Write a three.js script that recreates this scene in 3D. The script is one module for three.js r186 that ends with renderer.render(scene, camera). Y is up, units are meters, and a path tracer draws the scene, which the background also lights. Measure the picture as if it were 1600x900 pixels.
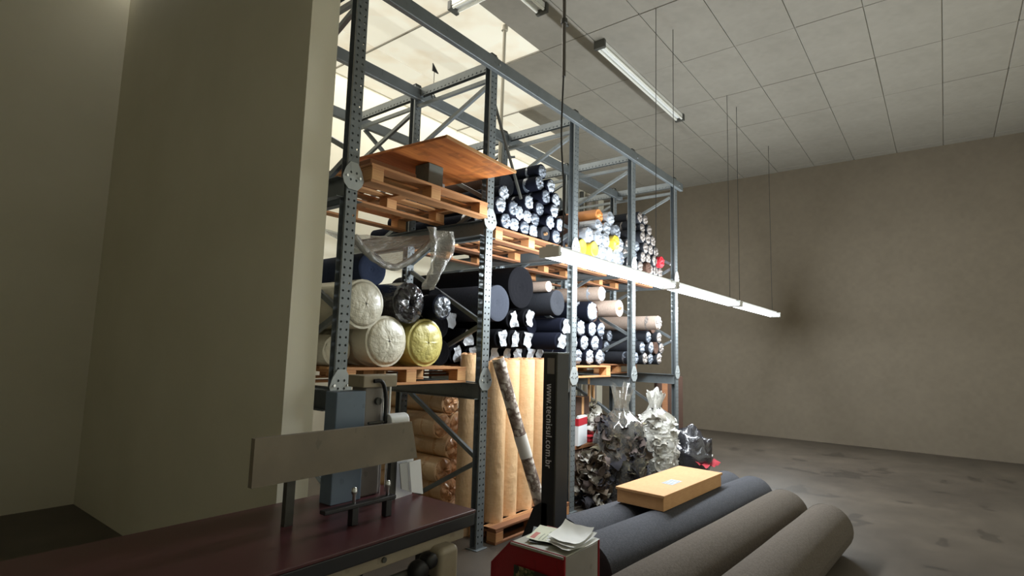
import * as THREE from 'three';
import { RoundedBoxGeometry } from 'three/addons/geometries/RoundedBoxGeometry.js';
import { mergeGeometries } from 'three/addons/utils/BufferGeometryUtils.js';
import { RectAreaLightUniformsLib } from 'three/addons/lights/RectAreaLightUniformsLib.js';
import { ImprovedNoise } from 'three/addons/math/ImprovedNoise.js';

RectAreaLightUniformsLib.init();
const scene = new THREE.Scene();
scene.background = new THREE.Color(0xbfc8d0);

// ---------------------------------------------------------------- camera
const camera = new THREE.PerspectiveCamera(55.272, 16 / 9, 0.05, 60);
{
  const yaw = 0.9046, pitch = 0.1139, roll = 0.0269;
  const cy = Math.cos(yaw), sy = Math.sin(yaw), cp = Math.cos(pitch), sp = Math.sin(pitch), cr = Math.cos(roll), sr = Math.sin(roll);
  const fwd = new THREE.Vector3(sy * cp, sp, -cy * cp), right = new THREE.Vector3(cy, 0, sy), up = new THREE.Vector3().crossVectors(right, fwd);
  const r2 = right.clone().multiplyScalar(cr).addScaledVector(up, sr), u2 = up.clone().multiplyScalar(cr).addScaledVector(right, -sr);
  camera.quaternion.setFromRotationMatrix(new THREE.Matrix4().makeBasis(r2, u2, fwd.clone().negate()));
  camera.position.set(-2.115, 1.5923, 3.0246);
}
const renderer = new THREE.WebGLRenderer({ antialias: true });
renderer.toneMapping = THREE.LinearToneMapping;
renderer.toneMappingExposure = 1.0;
renderer.shadowMap.enabled = true;

// ---------------------------------------------------------------- light levels (lamps are built with their fittings)
const TUBE_LIGHT = new THREE.Color(0.9, 0.965, 1.0), TUBE_DOWN = 68, TUBE_SIDE = 220, TUBE_GLOW = 6;
const SKY_LIGHT = new THREE.Color(1.0, 0.98, 0.92), SKY_DOWN = 3.0, SKY_GLOW = 0.68;

// ---------------------------------------------------------------- helpers
let seed = 7;
const rnd = () => { seed = (seed * 1664525 + 1013904223) >>> 0; return seed / 4294967296; };
const rr = (a, b) => a + (b - a) * rnd();
const taken = {};
function numbered(name) { const n = taken[name] || 0; taken[name] = n + 1; return n ? name + '_' + String(n).padStart(3, '0') : name; }
function mesh(name, geo, mat, parent) {
  const m = new THREE.Mesh(geo, mat); m.name = parent ? name : numbered(name);
  m.castShadow = m.receiveShadow = true; (parent || scene).add(m); return m;
}
function tag(o, label, category, group) { o.userData.label = label; o.userData.category = category; if (group) o.userData.group = group; return o; }
function thing(name, label, category, pos = [0, 0, 0], turn = 0, group) {
  const g = new THREE.Group(); g.name = numbered(name); g.position.set(...pos); g.rotation.y = turn; scene.add(g);
  return tag(g, label, category, group);
}
function dup(root, label, pos, turn, group) {
  const c = root.clone(); c.name = numbered(root.name.replace(/_\d{3}$/, '')); c.position.set(...pos);
  if (turn !== undefined) c.rotation.y = turn;
  c.userData = { ...root.userData, label }; if (group) c.userData.group = group; scene.add(c); return c;
}
function struct(name, geo, mat, parent) { const m = mesh(name, geo, mat, parent); if (!parent) m.userData.kind = 'structure'; return m; }
// uv in metres from the dominant axis of each face
function boxUV(g) {
  g = g.index ? g.toNonIndexed() : g; const p = g.attributes.position, uv = new Float32Array(p.count * 2);
  const a = new THREE.Vector3(), b = new THREE.Vector3(), c = new THREE.Vector3();
  for (let i = 0; i < p.count; i += 3) {
    a.fromBufferAttribute(p, i); b.fromBufferAttribute(p, i + 1); c.fromBufferAttribute(p, i + 2);
    const n = b.clone().sub(a).cross(c.clone().sub(a)), x = Math.abs(n.x), y = Math.abs(n.y), z = Math.abs(n.z);
    [a, b, c].forEach((v, k) => { const [s, t] = x > y && x > z ? [v.z, v.y] : y > z ? [v.x, v.z] : [v.x, v.y]; uv[(i + k) * 2] = s; uv[(i + k) * 2 + 1] = t; });
  }
  g.setAttribute('uv', new THREE.BufferAttribute(uv, 2)); return g;
}
function merge(list) {
  return mergeGeometries(list.map((g) => { g = g.index ? g.toNonIndexed() : g; for (const k of Object.keys(g.attributes)) if (!['position', 'normal', 'uv'].includes(k)) g.deleteAttribute(k); return g; }));
}
function box(w, h, d, x = 0, y = 0, z = 0, r = 0) {   // centre x, z; y is the underside
  const g = boxUV(r ? new RoundedBoxGeometry(w, h, d, 2, r) : new THREE.BoxGeometry(w, h, d)); g.translate(x, y + h / 2, z); return g;
}
function bar(a, b, w, h) {   // straight bar of rectangular section from a to b
  const A = new THREE.Vector3(...a), B = new THREE.Vector3(...b), L = A.distanceTo(B);
  const g = boxUV(new THREE.BoxGeometry(w, h, L)); const m = new THREE.Matrix4().lookAt(B, A, Math.abs(B.y - A.y) > 0.95 * L ? new THREE.Vector3(1, 0, 0) : new THREE.Vector3(0, 1, 0));
  g.applyMatrix4(m); g.translate(...A.clone().add(B).multiplyScalar(0.5).toArray()); return g;
}
function tube(pts, r, seg = 24, rad = 8) { return new THREE.TubeGeometry(new THREE.CatmullRomCurve3(pts.map((p) => new THREE.Vector3(...p))), seg, r, rad); }
function rod(a, b, r, rad = 10) {
  const A = new THREE.Vector3(...a), B = new THREE.Vector3(...b), L = A.distanceTo(B), g = new THREE.CylinderGeometry(r, r, L, rad);
  g.applyQuaternion(new THREE.Quaternion().setFromUnitVectors(new THREE.Vector3(0, 1, 0), B.clone().sub(A).normalize())); g.translate(...A.add(B).multiplyScalar(0.5).toArray()); return g;
}
function plate(pts, t, holes = []) {   // outline in the xy plane, thickness t along +z
  const s = new THREE.Shape(pts.map((p) => new THREE.Vector2(...p)));
  for (const [x, y, r, n = 6] of holes) { const h = new THREE.Path(); for (let i = 0; i <= n; i++) { const a = -i / n * Math.PI * 2; i ? h.lineTo(x + r * Math.cos(a), y + r * Math.sin(a)) : h.moveTo(x + r, y); } s.holes.push(h); }
  return new THREE.ExtrudeGeometry(s, { depth: t, bevelEnabled: false });
}
function grid(nu, nv, f) {   // parametric sheet; f(u, v) gives [x, y, z]
  const pos = [], uv = [], idx = [];
  for (let j = 0; j <= nv; j++) for (let i = 0; i <= nu; i++) { pos.push(...f(i / nu, j / nv)); uv.push(i / nu, j / nv); }
  for (let j = 0; j < nv; j++) for (let i = 0; i < nu; i++) { const a = j * (nu + 1) + i, b = a + 1, c = a + nu + 1, d = c + 1; idx.push(a, b, d, a, d, c); }
  const g = new THREE.BufferGeometry(); g.setAttribute('position', new THREE.Float32BufferAttribute(pos, 3)); g.setAttribute('uv', new THREE.Float32BufferAttribute(uv, 2)); g.setIndex(idx); g.computeVertexNormals(); return g;
}
const perlin = new ImprovedNoise();
const N3 = (x, y, z) => perlin.noise(x + 31.7, y + 17.3, z + 5.1);

// ---------------------------------------------------------------- textures
function hash(x, y, s) { let h = (x * 374761393 + y * 668265263 + s * 1274126177) | 0; h = Math.imul(h ^ (h >>> 13), 1274126177); return ((h ^ (h >>> 16)) >>> 0) / 4294967296; }
function vnoise(x, y, px, py, s) {
  const X = Math.floor(x), Y = Math.floor(y), fx = x - X, fy = y - Y, u = fx * fx * (3 - 2 * fx), v = fy * fy * (3 - 2 * fy);
  const w = (a, p) => ((a % p) + p) % p, h = (a, b) => hash(w(a, px), w(b, py), s);
  return (h(X, Y) * (1 - u) + h(X + 1, Y) * u) * (1 - v) + (h(X, Y + 1) * (1 - u) + h(X + 1, Y + 1) * u) * v;
}
function fbm(u, v, px, py, oct, s) { let a = 0, w = 0.5, t = 0; for (let o = 0; o < oct; o++) { a += w * vnoise(u * px, v * py, px, py, s + o); t += w; w *= 0.5; px *= 2; py *= 2; } return a / t; }
function texture(n, metres, f, srgb = true) {   // f(u, v) gives [r, g, b] 0..1
  const d = new Uint8Array(n * n * 4);
  for (let j = 0; j < n; j++) for (let i = 0; i < n; i++) { const c = f(i / n, j / n), k = (j * n + i) * 4; for (let q = 0; q < 3; q++) d[k + q] = Math.max(0, Math.min(255, (Array.isArray(c) ? c[q] : c) * 255)); d[k + 3] = 255; }
  const t = new THREE.DataTexture(d, n, n); t.wrapS = t.wrapT = THREE.RepeatWrapping; t.magFilter = THREE.LinearFilter; t.minFilter = THREE.LinearMipmapLinearFilter; t.generateMipmaps = true;
  if (srgb) t.colorSpace = THREE.SRGBColorSpace; t.repeat.set(1 / metres, 1 / metres); t.needsUpdate = true; return t;
}
const again = (t, ru, rv) => { const c = t.clone(); c.repeat.set(ru, rv); c.needsUpdate = true; return c; };
const mix = (a, b, t) => a.map((x, i) => x + (b[i] - x) * t), cl = (x, a = 0, b = 1) => Math.max(a, Math.min(b, x));
const tSpeck = texture(256, 0.25, (u, v) => 0.62 + 0.38 * (0.5 * hash(Math.floor(u * 256), Math.floor(v * 256), 3) + 0.5 * fbm(u, v, 32, 32, 3, 9)));
const tWear = texture(256, 1.1, (u, v) => 0.8 + 0.2 * fbm(u, v, 6, 6, 5, 21) - (fbm(u, v, 40, 22, 2, 33) > 0.8 ? 0.07 : 0));
const tFloor = texture(512, 3.2, (u, v) => { const a = fbm(u, v, 4, 4, 6, 41), b = fbm(u, v, 20, 20, 4, 47), s = fbm(u, v, 9, 9, 3, 55); const c = mix([0.40, 0.375, 0.35], [0.54, 0.51, 0.475], cl(a * 1.5 - 0.25)); return c.map((x) => x * (0.88 + 0.2 * b) * (s > 0.68 ? 0.8 : 1)); });
const tWood = texture(256, 0.5, (u, v) => { const g = fbm(u, v, 3, 40, 4, 61), k = fbm(u, v, 2, 8, 3, 65); return mix([0.74, 0.57, 0.40], [0.88, 0.73, 0.55], cl(g * 0.8 + k * 0.4 - 0.1)); });
const tPly = texture(512, 1.2, (u, v) => { const w = fbm(u, v, 3, 3, 3, 71), g = fbm(u + w * 0.1, v, 4, 40, 4, 73), s = fbm(u, v, 14, 7, 3, 79); const c = mix([0.58, 0.33, 0.14], [0.80, 0.53, 0.27], cl(g * 1.3 - 0.15)); return c.map((x) => x * (s > 0.66 ? 0.88 : 1)); });
const tKraft = texture(256, 0.6, (u, v) => { const g = fbm(u, v, 20, 60, 3, 83), b = fbm(u, v, 4, 4, 3, 85); return mix([0.86, 0.71, 0.54], [0.95, 0.82, 0.66], cl(g * 0.6 + b * 0.5)); });
const tMarble = texture(256, 0.35, (u, v) => { const a = fbm(u, v, 5, 5, 5, 91), b = Math.abs(fbm(u, v, 7, 7, 4, 95) - 0.5) * 4; const c = mix([0.86, 0.83, 0.79], [0.42, 0.34, 0.30], cl(a * 2.4 - 0.9)); return mix([0.36, 0.28, 0.25], c, cl(b * 1.5 + 0.15)); });
const tPanel = texture(256, 2.1, (u, v) => { const a = fbm(u, v, 3, 3, 5, 101), b = fbm(u, v, 30, 30, 2, 103); return mix([0.50, 0.48, 0.44], [0.56, 0.54, 0.50], a).map((x) => x * (0.96 + 0.06 * b)); });
const tSky = texture(256, 2.4, (u, v) => { const a = fbm(u, v, 3, 3, 5, 111), s = fbm(u, v, 5, 5, 4, 117); const c = mix([0.925, 0.91, 0.845], [0.97, 0.965, 0.92], cl(a * 1.6 - 0.3)); return c.map((x, i) => x * (1 - cl((s - 0.56) * 1.2) * (0.2 + 0.15 * i))); });
const tWall = texture(256, 2.6, (u, v) => { const a = fbm(u, v, 4, 4, 5, 121), s = fbm(u, v, 6, 6, 4, 127); return mix([0.86, 0.84, 0.76], [0.92, 0.90, 0.83], a); });
const tCrumple = texture(256, 0.22, (u, v) => { let a = 0, w = 0.5, p = 5; for (let o = 0; o < 4; o++) { a += w * Math.abs(fbm(u, v, p, p, 1, 131 + o) - 0.5) * 2; w *= 0.55; p *= 2; } return a; }, false);
const tFine = texture(256, 0.2, (u, v) => 0.5 * fbm(u, v, 32, 32, 3, 141) + 0.5 * hash(Math.floor(u * 256), Math.floor(v * 256), 5), false);
function canvasTex(w, h, draw) { const c = document.createElement('canvas'); c.width = w; c.height = h; draw(c.getContext('2d'), w, h); const t = new THREE.CanvasTexture(c); t.colorSpace = THREE.SRGBColorSpace; return t; }

// ---------------------------------------------------------------- materials
const std = (color, roughness = 0.7, o = {}) => new THREE.MeshStandardMaterial({ color, roughness, ...o });
const phys = (o) => new THREE.MeshPhysicalMaterial(o);
const M = {
  floor: std(0xa8a29a, 0.42, { map: tFloor, bumpMap: tFine, bumpScale: 0.0008 }),
  wall: std(0xffffff, 0.85, { map: tWall }),
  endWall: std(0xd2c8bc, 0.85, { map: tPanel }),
  panel: std(0xffffff, 0.8, { map: tPanel, bumpMap: tFine, bumpScale: 0.0006 }),
  tbar: std(0x8b877d, 0.6),
  slab: std(0x77736b, 0.9),
  skySheet: std(0xa8a597, 0.7, { emissive: SKY_LIGHT, emissiveMap: tSky, emissiveIntensity: SKY_GLOW }),
  steel: std(0x80878a, 0.42, { map: tWear, metalness: 0.35 }),
  steelDark: std(0x54544f, 0.55, { map: tWear, metalness: 0.2 }),
  bracket: std(0xb4babb, 0.42, { map: tWear, metalness: 0.3 }),
  chrome: std(0xd5d8da, 0.16, { metalness: 1 }),
  wood: std(0xe6cdb8, 0.75, { map: tWood }),
  woodPale: std(0xfff0dc, 0.75, { map: tWood }),
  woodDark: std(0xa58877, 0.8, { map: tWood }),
  ply: std(0xfff2e6, 0.6, { map: tPly }),
  kraft: phys({ color: 0xfffaf2, roughness: 0.42, map: again(tKraft, 1, 2), bumpMap: again(tCrumple, 2, 3), bumpScale: 0.005, clearcoat: 1, clearcoatRoughness: 0.16 }),
  kraftEnd: phys({ color: 0xf3dccb, roughness: 0.3, map: again(tKraft, 1, 1), bumpMap: again(tCrumple, 2, 2), bumpScale: 0.01, clearcoat: 0.9, clearcoatRoughness: 0.15 }),
  black: phys({ color: 0x0e0e13, roughness: 0.95, specularIntensity: 0.2, map: again(tSpeck, 3, 8), bumpMap: again(tFine, 4, 8), bumpScale: 0.002 }),
  navy: phys({ color: 0x181b29, roughness: 0.9, specularIntensity: 0.2, map: again(tSpeck, 3, 8), bumpMap: again(tFine, 4, 8), bumpScale: 0.002 }),
  charcoal: phys({ color: 0x3a3c42, roughness: 0.9, specularIntensity: 0.2, map: again(tSpeck, 3, 8), bumpMap: again(tFine, 4, 8), bumpScale: 0.003 }),
  greyRoll: phys({ color: 0x474b56, roughness: 0.85, specularIntensity: 0.2, map: again(tSpeck, 3, 8), bumpMap: again(tFine, 4, 8), bumpScale: 0.002 }),
  floorRoll: phys({ color: 0x64656b, roughness: 0.95, specularIntensity: 0.2, map: again(tSpeck, 5, 10), bumpMap: again(tFine, 5, 12), bumpScale: 0.003 }),
  floorRollBrown: phys({ color: 0x746b62, roughness: 0.95, specularIntensity: 0.2, map: again(tSpeck, 5, 10), bumpMap: again(tFine, 5, 12), bumpScale: 0.003 }),
  blueRoll: phys({ color: 0x39435c, roughness: 0.85, specularIntensity: 0.2, map: again(tSpeck, 3, 8) }),
  brownRoll: phys({ color: 0x5c463c, roughness: 0.85, specularIntensity: 0.2, map: again(tSpeck, 3, 8) }),
  beigeRoll: std(0xc9b3a4, 0.6, { map: again(tSpeck, 3, 8) }),
  creamWrap: phys({ color: 0xd9d3bf, roughness: 0.5, bumpMap: again(tCrumple, 2, 2), bumpScale: 0.006, clearcoat: 0.5, clearcoatRoughness: 0.25 }),
  yellowWrap: phys({ color: 0xc9bc6a, roughness: 0.5, bumpMap: again(tCrumple, 2, 2), bumpScale: 0.006, clearcoat: 0.5, clearcoatRoughness: 0.25 }),
  whiteWrap: phys({ color: 0x979da6, roughness: 0.3, bumpMap: again(tCrumple, 2, 2), bumpScale: 0.016, clearcoat: 0.8, clearcoatRoughness: 0.15 }),
  greyWrap: phys({ color: 0x6a717c, roughness: 0.3, bumpMap: again(tCrumple, 2, 2), bumpScale: 0.016, clearcoat: 0.8, clearcoatRoughness: 0.15 }),
  dullWrap: phys({ color: 0x7d7570, roughness: 0.35, bumpMap: again(tCrumple, 2, 2), bumpScale: 0.016, clearcoat: 0.6, clearcoatRoughness: 0.2 }),
  blackWrap: phys({ color: 0x22222a, roughness: 0.22, bumpMap: again(tCrumple, 3, 3), bumpScale: 0.02, clearcoat: 1, clearcoatRoughness: 0.12 }),
  tagPlastic: phys({ color: 0x9fa2a7, roughness: 0.4, bumpMap: again(tCrumple, 1, 1), bumpScale: 0.01, clearcoat: 0.4, clearcoatRoughness: 0.25 }),
  core: std(0xb8a898, 0.8, { map: again(tKraft, 1, 1) }),
  sackFilm: phys({ color: 0xf4f1ea, roughness: 0.1, transmission: 0.94, thickness: 0, side: THREE.DoubleSide }),
  film: phys({ color: 0xdfe3e6, roughness: 0.12, transmission: 0.8, thickness: 0, bumpMap: again(tCrumple, 5, 5), bumpScale: 0.02, side: THREE.DoubleSide, clearcoat: 1, clearcoatRoughness: 0.1 }),
  filmMilky: phys({ color: 0xe9e7e0, roughness: 0.3, transmission: 0.45, thickness: 0, bumpMap: again(tCrumple, 5, 5), bumpScale: 0.03, side: THREE.DoubleSide, clearcoat: 1, clearcoatRoughness: 0.12 }),
  beigePaint: std(0xb3a68f, 0.45, { map: tWear }),
  beigePanel: std(0x8f8473, 0.55, { map: tWear }),
  bluePaint: std(0x7f93ab, 0.45, { map: tWear }),
  tableTop: std(0x5a3236, 0.3, { map: tWear }),
  blackPaint: std(0x1b1b20, 0.42),
  blackPlastic: std(0x141416, 0.5),
  whitePlastic: std(0xe4e6e8, 0.4),
  redPaint: std(0xa3121f, 0.4, { map: tWear }),
  greyPaint: std(0x98918a, 0.5, { map: tWear }),
  greyTop: std(0xb9b8a8, 0.5, { map: tWear }),
  paper: std(0xf4f4f0, 0.8),
  paperOld: std(0xd9d9bd, 0.8),
  carton: std(0xd3bfa6, 0.75, { map: tKraft }),
  housing: std(0xe4e5e3, 0.4),
  tubeOn: std(0xffffff, 0.3, { emissive: TUBE_LIGHT, emissiveIntensity: TUBE_GLOW }),
  tubeOff: phys({ color: 0xe4e4dc, roughness: 0.15, clearcoat: 1 }),
  cable: std(0x242424, 0.6),
  conduit: std(0x625e59, 0.5, { metalness: 0.3 }),
  red: std(0xb3202c, 0.6), yellow: std(0xc9ae3a, 0.5), orange: std(0xc98348, 0.6), skyBlue: std(0x6d86b0, 0.6),
  marble: std(0xffffff, 0.55, { map: again(tMarble, 1, 4) }),
};

// ---------------------------------------------------------------- the hall: floor, walls, ceiling of panels, roof lights
const CEIL = 5.5, X0 = -3.6, X1 = 10.2, Z0 = -3.72, Z1 = 4.6;
struct('floor', box(X1 - X0 + 0.4, 0.2, Z1 - Z0 + 0.4, (X0 + X1) / 2, -0.2, (Z0 + Z1) / 2), M.floor);
struct('wall_rear', box(X1 - X0 + 0.4, 6.2, 0.2, (X0 + X1) / 2, 0, Z0 - 0.1), M.wall);
struct('wall_front', box(X1 - X0 + 0.4, 6.2, 0.2, (X0 + X1) / 2, 0, Z1 + 0.1), M.wall);
struct('wall_left', box(0.2, 6.2, Z1 - Z0, X0 - 0.1, 0, (Z0 + Z1) / 2), M.wall);
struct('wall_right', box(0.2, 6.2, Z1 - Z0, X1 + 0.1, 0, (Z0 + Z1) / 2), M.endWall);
struct('added_light_block_wall', box(0.2, 6.2, 3.68, -0.24, 0, -1.9), M.wall);  // added wall, out of view; keeps light from the left off the racks
struct('roof', box(X1 - X0 + 0.4, 0.15, Z1 - Z0 + 0.4, (X0 + X1) / 2, 6.2, (Z0 + Z1) / 2), M.slab);
const ceiling = new THREE.Group(); ceiling.name = 'ceiling'; ceiling.userData.kind = 'structure'; scene.add(ceiling);
{
  const PX = 1.31, PZ = 0.69, bx0 = 3.43 - 6 * PX, nX = 12, lineZ = (k) => -0.95 + k * PZ;
  const roofEdge = (x) => (x < 3.4 ? 0 : x < 4.7 ? -1 : x < 6.0 ? -2 : x < 7.3 ? -3 : -9);
  const panelGeo = box(PX - 0.012, 0.03, PZ - 0.012, 0, 0, 0, 0.004);
  const sheetCells = [];
  for (let i = 0; i < nX; i++) {
    const xa = bx0 + i * PX, edge = roofEdge(xa + 0.1);
    for (let k = -4; k < 9; k++) {
      if (lineZ(k) > Z1 || xa > X1) continue;
      if (k < edge && xa > -0.6) continue;
      const m = mesh('panel', panelGeo, M.panel, ceiling); m.position.set(xa + PX / 2, CEIL + rr(-0.002, 0.002), lineZ(k) + PZ / 2); m.rotation.z = rr(-0.002, 0.002);
    }
    if (xa > -0.6 && edge > -9) sheetCells.push([xa, lineZ(edge)]);
  }
  const bars = [];
  for (let i = 0; i <= nX; i++) bars.push(box(0.024, 0.012, Z1 - Z0, bx0 + i * PX, CEIL + 0.012, (Z0 + Z1) / 2));
  for (let k = -3; k < 9; k++) if (lineZ(k) < Z1) {
    const from = k >= 0 ? X0 : 3.43 + (-k - (k >= -3 ? 0 : 0)) * PX; bars.push(box(X1 - from, 0.012, 0.024, (X1 + from) / 2, CEIL + 0.012, lineZ(k)));
  }
  mesh('ceiling_rails', merge(bars), M.tbar, ceiling);
  // roof lights: translucent sheets that glow with the daylight above them, and the light they let in
  const light = thing('roof_light', 'cream translucent roof light sheets stepped along the dark ceiling above the tall steel racks', 'roof light');
  for (const [xa, zn] of sheetCells) for (const [za, zb] of [[zn, -2.72], [-2.72, Z0]]) {
    if (za - zb < 0.1) continue;
    mesh('sheet', box(PX - 0.008, 0.012, za - zb - 0.012, xa + PX / 2, CEIL + 0.03, (za + zb) / 2), M.skySheet, light);
    const a = new THREE.RectAreaLight(SKY_LIGHT, SKY_DOWN, PX - 0.04, za - zb - 0.04); a.position.set(xa + PX / 2, CEIL + 0.02, (za + zb) / 2); a.rotation.x = -Math.PI / 2; light.add(a);
  }
}
// pipes and conduit
tag(mesh('ceiling_pipe', merge([rod([2.70, 5.5, -0.98], [2.72, 3.0, -1.02], 0.022), rod([2.70, 5.44, -0.98], [2.70, 5.5, -0.98], 0.04)]), std(0xa8a190, 0.5)), 'thin pale vertical pipe hanging from the stepped edge of the ceiling', 'pipe');
for (const [x, r, l] of [[8.9, 0.05, 'dark vertical pipe on the far rear wall, leftmost of three'], [9.25, 0.07, 'pale brown vertical pipe on the far rear wall, middle of three'], [9.6, 0.05, 'pale brown vertical pipe on the far rear wall, rightmost of three']])
  tag(mesh('wall_pipe', rod([x, 0, Z0 + 0.12], [x, 5.4, Z0 + 0.12], r), x < 9 ? M.steelDark : std(0x8d8378, 0.6)), l, 'pipe');
tag(mesh('wall_ledge', box(5.4, 0.12, 0.1, 7.5, 3.8, Z0 + 0.05), std(0x8d8378, 0.7)), 'horizontal pale brown ledge along the far rear wall behind the racks', 'ledge');

// ---------------------------------------------------------------- steel drive-in racking
const BAY = 1.4, ZB = -0.99, ZC = -2.03, PT = 4.2, Y1 = 1.347, Y2 = 2.704, TOP = 4.09;
const postGeo = (() => {   // upright: C section open to the left, perforated front flange and web
  const holes = []; for (let y = 0.05; y < PT - 0.04; y += 0.05) holes.push([-0.022, y, 0.0085], [0.022, y, 0.0085]);
  const f = plate([[-0.0425, 0], [0.0425, 0], [0.0425, PT], [-0.0425, PT]], 0.003, holes); f.translate(0, 0, -0.003);
  const wh = []; for (let y = 0.06; y < PT - 0.04; y += 0.075) wh.push([0.034, y, 0.011]);
  const w = plate([[0.003, 0], [0.066, 0], [0.066, PT], [0.003, PT]], 0.003, wh); w.rotateY(Math.PI / 2); w.translate(0.0395, 0, 0);
  const list = [boxUV(f), boxUV(w), box(0.085, PT, 0.003, 0, 0, -0.067), box(0.003, PT, 0.014, -0.041, 0, -0.009)];
  return merge(list);
})();
function makeFrame(label) {
  const t = thing('rack_frame', label, 'rack frame', [0, 0, 0], 0);
  for (const z of [0, ZB, ZC]) {
    const p = mesh('post', postGeo, M.steel, t); p.position.z = z;
    mesh('foot_plate', box(0.13, 0.008, 0.12, 0, 0, z - 0.033, 0.003), M.steel, p).position.z = -z;
    mesh('post_cap', box(0.075, 0.03, 0.055, 0, PT - 0.01, z - 0.033, 0.006), M.blackPlastic, p).position.z = -z;
  }
  for (const [za, zb] of [[-0.067, ZB], [ZB - 0.067, ZC]]) {
    const n = [], L = za - zb; for (let s = 0.03; s < L - 0.02; s += 0.05) n.push([s, 0.018, 0.009]);
    const g = plate([[0, 0], [L, 0], [L, 0.085], [0, 0.085]], 0.003, n); g.rotateY(Math.PI / 2); g.translate(-0.02, TOP - 0.02, za);
    mesh('top_member', merge([boxUV(g), box(0.04, 0.003, L, 0, TOP + 0.062, (za + zb) / 2), box(0.003, 0.085, L, 0.02, TOP - 0.02, (za + zb) / 2)]), M.steel, t);
    const b = (y0, z0, y1, z1) => mesh('brace', bar([0.0, y0, za + (zb - za) * z0], [0.0, y1, za + (zb - za) * z1], 0.03, 0.035), M.steel, t);
    b(3.985, 0, 3.985, 1); b(3.93, 0.02, 3.54, 0.98); b(3.42, 0.98, 2.92, 0.02); b(2.85, 0.02, 2.40, 0.98); b(2.32, 0.98, 1.84, 0.02); b(1.79, 0.02, 1.38, 0.98); b(1.22, 0.98, 0.72, 0.02); b(0.66, 0.02, 0.18, 0.98);
  }
  for (const [y, top] of [[Y1, 1.32], [Y2, 2.69]]) {
    const o = [[-0.03, 0.10], [0.03, 0.10], [0.062, 0.05], [0.082, -0.01], [0.07, -0.05], [0.035, -0.085], [-0.035, -0.085], [-0.07, -0.05], [-0.082, -0.01], [-0.062, 0.05]];
    const c = plate(o, 0.006, [[-0.022, 0.03, 0.009], [0.022, 0.03, 0.009], [-0.022, -0.02, 0.009], [0.022, -0.02, 0.009]]); c.translate(0, y, 0.003);
    const pl = mesh('connector_plate', boxUV(c), M.bracket, t);
    mesh('bolt', merge([[-0.05, 0.0], [0.05, 0.0]].map(([x, dy]) => { const g = new THREE.CylinderGeometry(0.009, 0.009, 0.008, 6); g.rotateX(Math.PI / 2); g.translate(x, y + dy, 0.012); return g; })), M.chrome, pl);
    for (const s of [-1, 1]) mesh('pallet_rail', merge([box(0.004, 0.13, 2.02, s * 0.047, top - 0.13, -1.03), box(0.056, 0.004, 2.02, s * 0.073, top - 0.004, -1.03), box(0.056, 0.004, 2.02, s * 0.073, top - 0.13, -1.03)]), M.steel, t);
  }
  return t;
}
const frameLabels = ['tall perforated steel rack frame at the left end, beside the pallet with the plywood', 'tall perforated steel rack frame rising between the pallet and the white ended rolls', 'tall perforated steel rack frame behind the black lettered column', 'tall perforated steel rack frame behind the white waste sack, lit white by the lamp', 'tall perforated steel rack frame furthest right, at the end of the bays'];
const frame0 = makeFrame(frameLabels[0]);
for (let i = 1; i < 5; i++) dup(frame0, frameLabels[i], [i * BAY, 0, 0]);
for (const [z, l] of [[0.028, 'long steel tie beam across the front tops of the rack frames, lit pale'], [ZB + 0.028, 'long steel tie beam across the middle posts of the rack frames'], [ZC + 0.028, 'long dark steel tie beam across the rearmost posts of the rack frames']]) {
  const t = thing('tie_beam', l, 'beam', [0, 0, z]);
  mesh('channel', box(4 * BAY + 0.3, 0.115, 0.05, 2 * BAY, TOP - 0.055, 0, 0.008), M.steel, t);
  for (let i = 0; i < 5; i++) mesh('bolt', (() => { const g = new THREE.CylinderGeometry(0.011, 0.011, 0.012, 6); g.rotateX(Math.PI / 2); g.translate(i * BAY, TOP, 0.03); return g; })(), M.chrome, t);
}
tag(mesh('cross_brace', merge([bar([1.55, 4.05, ZC - 0.02], [2.9, 3.2, ZC - 0.02], 0.03, 0.04), bar([1.55, 3.2, ZC - 0.05], [2.9, 4.05, ZC - 0.05], 0.03, 0.04)]), M.steel), 'crossed steel braces at the back of the second bay below the roof light', 'brace');
tag(mesh('cross_brace', merge([bar([2.2, 3.86, ZC - 0.09], [4.4, 4.6, ZC - 0.09], 0.03, 0.035)]), M.steel), 'sloping thin steel tie rising behind the rearmost posts of the racks', 'brace');
tag(mesh('strap', merge([bar([1.46, 3.96, -0.1], [1.99, 3.05, -0.12], 0.02, 0.02)]), M.steelDark), 'thin dark steel strut sloping down from the frame above the plywood', 'strut');
{
  const t = thing('pull_cord', 'thin pull cord with a small round hook below the top rack member', 'cord', [1.42, 4.02, -0.8]);
  mesh('cord', rod([0, 0.05, 0], [0, 0.3, 0], 0.003), M.cable, t); mesh('hook', (() => { const g = new THREE.TorusGeometry(0.022, 0.006, 6, 14); g.translate(0, 0.028, 0); return g; })(), M.steelDark, t);
  mesh('clip', plate([[-0.03, 0.28], [0.05, 0.28], [-0.03, 0.36]], 0.01), M.blackPlastic, t);
}

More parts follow.
